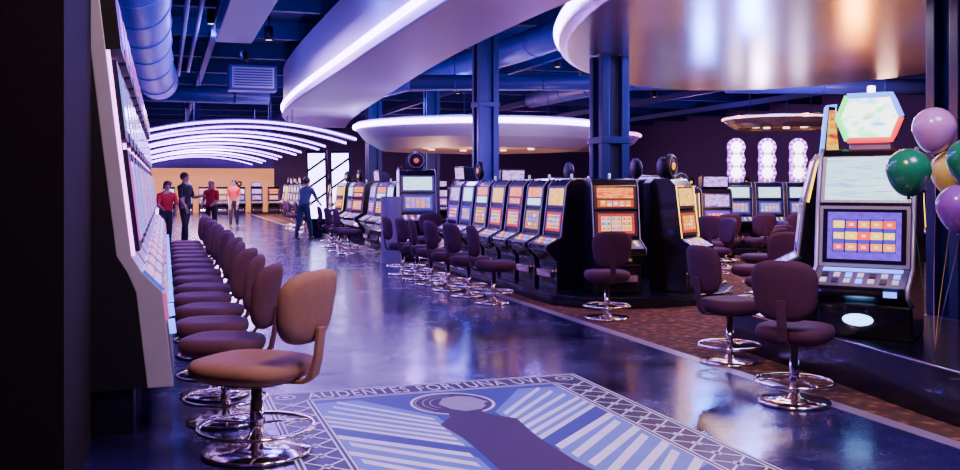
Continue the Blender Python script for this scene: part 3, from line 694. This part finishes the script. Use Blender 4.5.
def make_arch(y):
    r = tag(empty('lit_ceiling_arch', (1.95, y, 0)), 'shallow dark violet arch with bright edge light', 'ceiling arch', 'lit arches over aisle')
    W2, sag, n = 2.85, .42, 24
    Ra = (W2*W2+sag*sag)/(2*sag); a0 = math.asin(W2/Ra)
    P = [(Ra*sin(-a0+2*a0*i/n), 3.12-Ra+Ra*cos(-a0+2*a0*i/n)) for i in range(n+1)]
    vs, fs = [], []
    for x, z in P:
        vs += [(x, -.02, z), (x, .35, z), (x, .35, z+.10), (x, -.02, z+.10)]
    for i in range(n):
        a, b = i*4, i*4+4
        for j in range(4): fs.append((a+j, a+(j+1) % 4, b+(j+1) % 4, b+j))
    fs += [(0, 1, 2, 3), (n*4+3, n*4+2, n*4+1, n*4)]
    raw('arch_panel', vs, fs, M['archp'], parent=r)
    tube('edge_light', [(x, -.05, z+.03) for x, z in P], .028, M['ledarch'], 8, parent=r)
    hang_rods(r, [(-1.2, .15), (1.2, .15)], 3.1)
    return r
a0_ = make_arch(24.9)
for i in range(1, 11): clone(a0_, (1.95+(.15 if i % 2 else -.05), 24.9+2.2*i+.09*i*i, 0), 0)

# ------------------------------------------------------------ ducts and ceiling services
def duct(pts, r_, mat, label):
    r = tag(empty('round_duct'), label, 'air duct', 'exposed ceiling ducts')
    tube('duct_pipe', pts, r_, mat, 24, parent=r)
    P = [Vector(p) for p in pts]
    for a, b in zip(P, P[1:]):
        d = b-a; n = int(d.length/1.6)
        for i in range(n):
            c = a+d*(i+.5)/max(n, 1); t = d.normalized()
            tube('duct_band', [c-t*.03, c+t*.03], r_*1.05, mat, 24, parent=r)
            tube('duct_hanger', [c+Vector((0, 0, r_)), Vector((c.x, c.y, ZC-.01))], .01, M['beam'], 5, parent=r)
    return r
duct([(-.40, 6.1, 4.15), (-.38, 15, 4.15), (-.34, 19.0, 4.13), (-.28, 22.0, 4.1), (-.15, 24.0, 4.02)], .46, M['duct'], 'large blue round ceiling duct')
duct([(-.9, 26.4, 3.95), (2.7, 26.5, 3.95)], .22, M['ductd'], 'dark violet cross duct')
duct([(6.0, 32, 4.55), (6.95, 21.5, 4.45), (7.2, 18.9, 4.45), (7.5, 6, 4.45)], .30, M['duct'], 'blue round duct running between canopies')
duct([(5.3, 21.0, 3.85), (11, 19.0, 3.85)], .18, M['ductd'], 'dark violet cross duct')
duct([(11.4, 29, 4.3), (12.0, 14, 4.3)], .24, M['ductd'], 'dark violet round duct')
duct([(13.2, 20.4, 4.0), (19.5, 19.0, 4.0)], .2, M['duct'], 'blue cross duct over far machines')
for i, (x, z) in enumerate(((.35, 4.5), (.6, 4.62))):
    p_ = tag(tube('conduit_pipe', [(x, 7, z), (x, 27, z)], .045, M['ductd'], 10), 'thin violet painted pipe along ceiling', 'pipe', 'thin ceiling pipes')
    for y in (9, 15, 21): tube('pipe_hanger', [(x, y, z), (x, y, ZC-.01)], .01, M['beam'], 5, parent=p_)
vb = tag(box('air_vent_box', (2.05, 24.1, 4.15), (1.15, .6, .62), M['ductd'], .02), 'violet sheet-metal vent box with louvred grille', 'air vent')
box('grille_frame', (2.05, 23.78, 4.15), (1.0, .03, .5), M['soffit'], .005, parent=vb)
for i in range(7): box('louvre', (2.05, 23.75, 3.96+.063*i), (.92, .03, .03), M['ductd'], parent=vb)
tube('hanger_rod', [(2.05, 24.1, 4.45), (2.05, 24.1, ZC-.01)], .02, M['beam'], 6, parent=vb)
rd = tag(box('rectangular_duct', (1.3, 15.5, 4.55), (.7, 8, .4), M['ductd'], .02), 'blue rectangular sheet-metal duct', 'air duct')
tube('hanger_rod', [(1.3, 15.5, 4.7), (1.3, 15.5, ZC-.01)], .02, M['beam'], 6, parent=rd)
def spot_lamp(x, y, z, tx, ty):
    r = tag(empty('track_spotlight', (x, y, z)), 'black ceiling spotlight on drop rod', 'spotlight', 'ceiling spotlights')
    r.rotation_euler = (0, 0, atan2(-(tx-x), ty-y))
    tube('drop_rod', [(0, 0, .1), (0, 0, ZC-z-.01)], .012, M['side'], 6, parent=r)
    tube('yoke', [(-.1, 0, 0), (-.1, 0, .1), (.1, 0, .1), (.1, 0, 0)], .008, M['side'], 6, parent=r)
    h_ = lathe('lamp_head', [(0, -.14), (.05, -.13), (.075, -.05), (.09, .08), (.1, .15), (.085, .15), (.07, .06), (0, .05)], M['side'], 20, axis='y', parent=r)
    h_.rotation_euler = (math.radians(-38), 0, pi)
    return r
for p in ((8.2, 18.0, 3.9, 7, 12), (8.7, 17.8, 3.9, 8, 12), (5.3, 22.3, 4.2, 4, 14), (5.8, 22.6, 4.2, 5, 14), (1.6, 20.6, 4.2, 1.5, 26)): spot_lamp(*p)
for k_, (x, y) in enumerate(((4.30, 28.0), (4.95, 27.75))):
    lp = tag(empty('light_panel', (x, y, 0), face(-.5, -1)), 'tall slanted violet-white glowing panel in dark frame', 'light panel', 'slanted glowing panels')
    prism('frame', [(.06, 0), (-.06, 0), (-.26, 2.55), (-.14, 2.55)], -.30, .30, M['black'], .01, parent=lp)
    panel('glowing_face', -.25, .25, (-.085, .55), (-.245, 2.45), .01, M['glowviolet'], off=.012, parent=lp)
    for i in range(3):
        z_ = .9+.5*i
        raw('cross_bar', [(-.26, -.135-.083*(z_-.55), z_), (.26, -.135-.083*(z_+.35-.55), z_+.35), (.26, -.135-.083*(z_+.43-.55), z_+.43), (-.26, -.135-.083*(z_+.08-.55), z_+.08),
                          (-.26, -.09-.083*(z_-.55), z_), (.26, -.09-.083*(z_+.35-.55), z_+.35), (.26, -.09-.083*(z_+.43-.55), z_+.43), (-.26, -.09-.083*(z_+.08-.55), z_+.08)],
            [(0, 1, 2, 3), (4, 5, 6, 7), (0, 1, 5, 4), (1, 2, 6, 5), (2, 3, 7, 6), (3, 0, 4, 7)], M['side'], parent=lp)

# ------------------------------------------------------------ balloons
bcol = {'green': (.01, .22, .09), 'pink': (.62, .26, .62), 'purple': (.26, .06, .48), 'yellow': (.75, .55, .08)}
bm_ = {}
for cname, (x, y, z) in (('green', (4.53, 4.92, 1.60)), ('pink', (4.87, 5.06, 1.885)), ('purple', (4.78, 4.76, 1.37)), ('yellow', (5.02, 5.06, 1.60)), ('green', (4.84, 4.74, 1.665))):
    m_ = bm_.setdefault(cname, pmat(cname+'_latex', bcol[cname], .22, coat=.5, var=.06))
    r = tag(empty('balloon', (x, y, z)), 'inflated '+cname+' latex balloon on ribbon', 'balloon', 'party balloons')
    R_ = .14; prof = []
    for i in range(17):
        a = pi*i/16; z_ = R_*cos(a); rad_ = R_*sin(a)
        if a > pi/2: z_ *= 1.22; rad_ *= (1-.10*sin(2*(a-pi/2)))
        prof.append((max(rad_, 0), z_))
    lathe('balloon_skin', prof, m_, 32, parent=r)
    lathe('knot', [(0, -R_*1.2), (.008, -R_*1.22), (.016, -R_*1.32), (0, -R_*1.32)], m_, 12, parent=r)
    tx, ty, tz = 4.93-x, 5.12-y, .365-z
    P_ = [(tx*t+.03*sin(t*5)*(1-t), ty*t+.02*sin(t*4)*(1-t), -R_*1.3+(tz+R_*1.3)*t) for t in [i/10 for i in range(11)]]
    tube('ribbon', P_, .0022, m_, 5, parent=r)

# ------------------------------------------------------------ people
skinm = pmat('skin', (.45, .25, .17), .5); hairb = pmat('dark_hair', (.03, .018, .012), .6); hairy = pmat('blond_hair', (.42, .26, .10), .6)
redm = pmat('red_shirt', (.5, .015, .02), .8); blk = pmat('black_cloth', (.012, .012, .018), .8); den = pmat('blue_denim', (.02, .035, .10), .85); blu = pmat('slate_blue_shirt', (.06, .09, .22), .8)
shoe = pmat('dark_shoe', (.02, .015, .015), .5); eyem = pmat('eye', (.02, .02, .02), .3)
def person(loc, rz, top, legs, hair, label, h=1.74, arms=((.2, .1, .3), (.2, .1, .3)), stride=.12, lean=0., longhair=False):
    s = h/1.75; V = []; E = []; Rr = []; T = []
    def v(p, r, par=None, tag_=0):
        V.append(Vector(p)*s); Rr.append(r if isinstance(r, tuple) else (r, r)); T.append(tag_)
        if par is not None: E.append((par, len(V)-1))
        return len(V)-1
    ly = -lean
    pel = v((0, 0, .95), (.185, .14)); w_ = v((0, ly*.2, 1.08), (.17, .125), pel, 1); ch = v((0, ly*.6, 1.28), (.20, .14), w_, 1)
    up = v((0, ly*.9, 1.42), (.15, .11), ch, 1); nk = v((0, ly*1.0, 1.50), .06, up, 3); hb = v((0, ly*1.05-.01, 1.57), (.07, .078), nk, 3)
    hc = v((0, ly*1.1-.015, 1.645), (.08, .098), hb, 3); ht = v((0, ly*1.1-.005, 1.71), (.062, .078), hc, 3)
    ns = v((0, ly*1.1-.118, 1.625), .012, hc, 3)
    for k_, sg in enumerate((-1, 1)):
        fw, out, bend = arms[k_]
        sh = v((sg*.19, ly*.9, 1.40), .075, up, 1)
        ex, ey, ez = sg*(.225+out*.3), ly*.9-sin(fw)*.28, 1.40-.28*cos(fw)
        el = v((ex, ey, ez), .055, sh, 1)
        fa = fw+bend
        wx, wy, wz = ex-sg*.05, ey-.25*sin(fa), ez-.25*cos(fa)
        wr = v((wx, wy, wz), .034, el, 3)
        d = Vector((0, -sin(fa), -cos(fa))); pm = Vector((wx, wy, wz))+d*.07
        pa = v(pm, (.026, .038), wr, 3)
        for q in range(4):
            o_ = (q-1.5)*.019; L1 = (.036, .044, .046, .040)[q]
            pb = pm+d*.03+Vector((0, d.z*o_*-1, d.y*o_))
            f0 = v(pb, .0095, pa, 3); f1 = v(pb+d*L1+Vector((-sg*.008, 0, 0)), .0085, f0, 3); v(pb+d*(L1*1.7)+Vector((-sg*.025, 0, 0)), .0075, f1, 3)
        t0 = v(pm+Vector((-sg*.01, d.z*.035, -d.y*.035))-d*.01, .010, pa, 3); v(pm+Vector((-sg*.018, d.z*.055, -d.y*.055))+d*.03, .0085, t0, 3)
        st_ = stride*sg
        hp = v((sg*.09, 0, .90), .115, pel, 2); kn = v((sg*.10, st_*.5-.02, .50), .082, hp, 2)
        cf = v((sg*.10, st_*.8, .32), .074, kn, 2); an = v((sg*.10, st_, .10), .058, cf, 2)
        hl = v((sg*.10, st_+.02, .045), .04, an, 4); v((sg*.11, st_-.15, .03), (.04, .028), hl, 4)
    me = bpy.data.meshes.new('body'); me.from_pydata([tuple(p) for p in V], E, []); me.update()
    ob = bpy.data.objects.new('body_tmp', me); COL.objects.link(ob)
    ob.modifiers.new('s', 'SKIN'); ob.modifiers.new('d', 'SUBSURF').levels = 1
    sv = me.skin_vertices[0].data
    for i, q in enumerate(Rr): sv[i].radius = (q[0]*s, q[1]*s)
    sv[0].use_root = True
    bpy.context.view_layer.update()
    m2 = bpy.data.meshes.new_from_object(ob.evaluated_get(bpy.context.evaluated_depsgraph_get())); bpy.data.objects.remove(ob)
    o = add('person', m2, [skinm, top, legs, shoe], loc=loc, rz=rz, smooth=True)
    mz = min(q.co.z for q in m2.vertices); o.location.z = loc[2]-mz
    seg = [(V[a], V[b], T[b]) for a, b in E]
    for p in m2.polygons:
        c = p.center; best, bt = 9, 0
        for a, b, t in seg:
            ab = b-a; k_ = max(0, min(1, (c-a).dot(ab)/max(ab.length_squared, 1e-9))); dd = (c-(a+ab*k_)).length
            if dd < best: best, bt = dd, t
        if c.z < .98*s and bt == 1 and abs(c.x) < .17*s: bt = 2
        p.material_index = {1: 1, 2: 2, 3: 0, 4: 3, 0: 2}[bt]
    tag(o, label, 'person')
    hz = 1.655*s; hy = (ly*1.1-.0)*s
    hr = []
    for i in range(9):
        a = pi*.62*i/8; hr.append((.10*s*sin(a)+.001, .118*s*cos(a)))
    hh = lathe('hair', hr, hair, 20, parent=o); hh.location = (0, hy+.018*s, hz+.005); hh.rotation_euler = (math.radians(-24), 0, 0); hh.scale = (.95, 1.14, 1)
    if longhair:
        lg = [[(x, y+.04*s+hy, z) for x, y in sup(a*s, b*s, 2.2, 16)] for a, b, z in ((.07, .05, 1.66*s), (.095, .065, 1.58*s), (.10, .055, 1.48*s), (.08, .03, 1.38*s))]
        loft('long_hair', lg, hair, parent=o)
    for sg in (-1, 1):
        lathe('eye', [(0, -.009), (.009, 0), (0, .009)], eyem, 8, c=(sg*.03*s, (ly*1.1-.108)*s, 1.65*s), parent=o)
        lathe('ear', [(0, -.028), (.014, 0), (0, .028)], skinm, 8, c=(sg*.083*s, hy-.005, 1.64*s), parent=o)
    box('mouth', (0, (ly*1.1-.105)*s, 1.592*s), (.04, .006, .007), redm, parent=o)
    return o
person((.50, 26.2, 0), face(.8, -.6), blk, blk, hairb, 'person in black shirt and trousers with one forearm raised', 1.84, ((.15, .05, .3), (.3, .05, 1.4)))
person((1.30, 29.2, 0), face(-.5, -1), redm, blk, hairy, 'blond person in red shirt and black trousers, standing', 1.66, ((.1, .02, .9), (.1, .02, 1.1)), longhair=True)
person((2.45, 36.6, 0), face(-.3, -1), redm, blk, hairb, 'person in red shirt and dark trousers, standing', 1.72, ((.05, .0, .2), (.05, .0, .2)))
person((.02, 23.6, 0), face(.2, -1), redm, blk, hairb, 'person in red shirt leaning beside slot machines', 1.60, ((.4, .05, .9), (.2, .05, .5)), lean=.14)
person((3.72, 27.0, 0), face(.7, .7), blu, den, hairb, 'person in blue shirt and jeans leaning toward a stool', 1.74, ((.5, .05, .5), (.5, .05, .6)), lean=.14, stride=.2)

# ------------------------------------------------------------ lights
def area(loc, size, power, col, rot=(0, 0, 0), sy=None):
    l = bpy.data.lights.new('area', 'AREA'); l.energy = power; l.color = col; l.size = size
    if sy: l.shape = 'RECTANGLE'; l.size_y = sy
    o = bpy.data.objects.new('fill_area_light', l); COL.objects.link(o); o.location = loc; o.rotation_euler = rot; return o  # added area light for fill and floor glow, no fixture around it
def point(loc, power, col, r=.1):
    l = bpy.data.lights.new('point', 'POINT'); l.energy = power; l.color = col; l.shadow_soft_size = r
    o = bpy.data.objects.new('fill_point_light', l); COL.objects.link(o); o.location = loc; return o  # added point light tinting ceiling, canopies and walls, no lamp body there
area((1.4, 3.0, 4.9), .8, 300, (1, .62, .46), (math.radians(18), 0, 0))
area((4.2, 2.5, 4.9), 1.5, 270, (.62, .45, 1), (math.radians(25), 0, 0))
area((1.2, 9.5, 4.6), 1.2, 230, (.28, .13, 1), sy=5)
area((1.6, 17.5, 4.2), 1.2, 650, (.38, .17, 1), sy=5)
area((1.9, 33.5, 4.3), 2.0, 2600, (.72, .42, 1), sy=6)
area((2.0, 45, 4.3), 2.0, 2800, (1, .6, .85), sy=6)
area((7.0, 14, 3.38), 1, 90, (.45, .3, 1), sy=5)
area((9.5, 14, 3.38), 1, 190, (1, .6, .42), sy=4)
area((6.6, 9.2, 3.38), 1, 75, (1, .7, .6), sy=2)
for p in ((2, 13, 4.0), (1.0, 21, 4.7), (7, 23, 4.0), (10, 22, 4.2), (13, 28, 4.3), (7, 31, 4.2), (1.4, 10, 3.6), (14, 18.5, 4.2), (10.5, 18, 4.1)): point(p, 160, (.09, .08, 1), .2)
for p in ((11, 44, 3.5), (17, 44, 3.5), (20, 33, 3.5)): point(p, 340, (.65, .2, 1), .4)
for p in ((12, 22.5, 3.6), (15.5, 17.5, 3.3), (10, 28, 3.6)): point(p, 130, (1, .5, .4), .2)
for p, c, w_ in (((5.75, 9.2, 2.3), (1, .28, .05), 60), ((7.9, 11.6, 2.7), (.04, .10, 1), 240), ((9.0, 14.6, 2.5), (.08, .18, 1), 150), ((10.2, 12.2, 2.3), (1, .32, .04), 130), ((12.2, 17.6, 2.6), (.7, .5, 1), 90),
                 ((6.2, 15.4, 2.3), (.3, .08, 1), 150), ((6.4, 22.7, 2.0), (1, .5, .3), 45), ((8.2, 24.6, 1.9), (1, .42, .2), 120), ((9.5, 9.0, 2.6), (.30, .22, 1), 140), ((4.9, 19.0, 2.6), (.4, .15, 1), 60), ((8.2, 19.6, 2.0), (.9, .6, .9), 60), ((.9, 6.6, 3.2), (.6, .4, 1), 18)):
    point(p, w_, c, .15)
area((14, 50, 4.2), 8, 350, (.9, .4, .8), (math.radians(-50), 0, 0), 2)
w = bpy.data.worlds.new('world'); SC.world = w; w.use_nodes = True
w.node_tree.nodes['Background'].inputs[0].default_value = (.05, .05, .2, 1); w.node_tree.nodes['Background'].inputs[1].default_value = .5

# ------------------------------------------------------------ camera
cd = bpy.data.cameras.new('camera'); cam = bpy.data.objects.new('camera', cd); COL.objects.link(cam)
cd.sensor_width = 36; cd.lens = 36*950/960; cd.shift_y = -49/960; cd.clip_end = 200
cam.location = (0, 0, 1.5); cam.rotation_euler = (pi/2, 0, -th)
SC.camera = cam
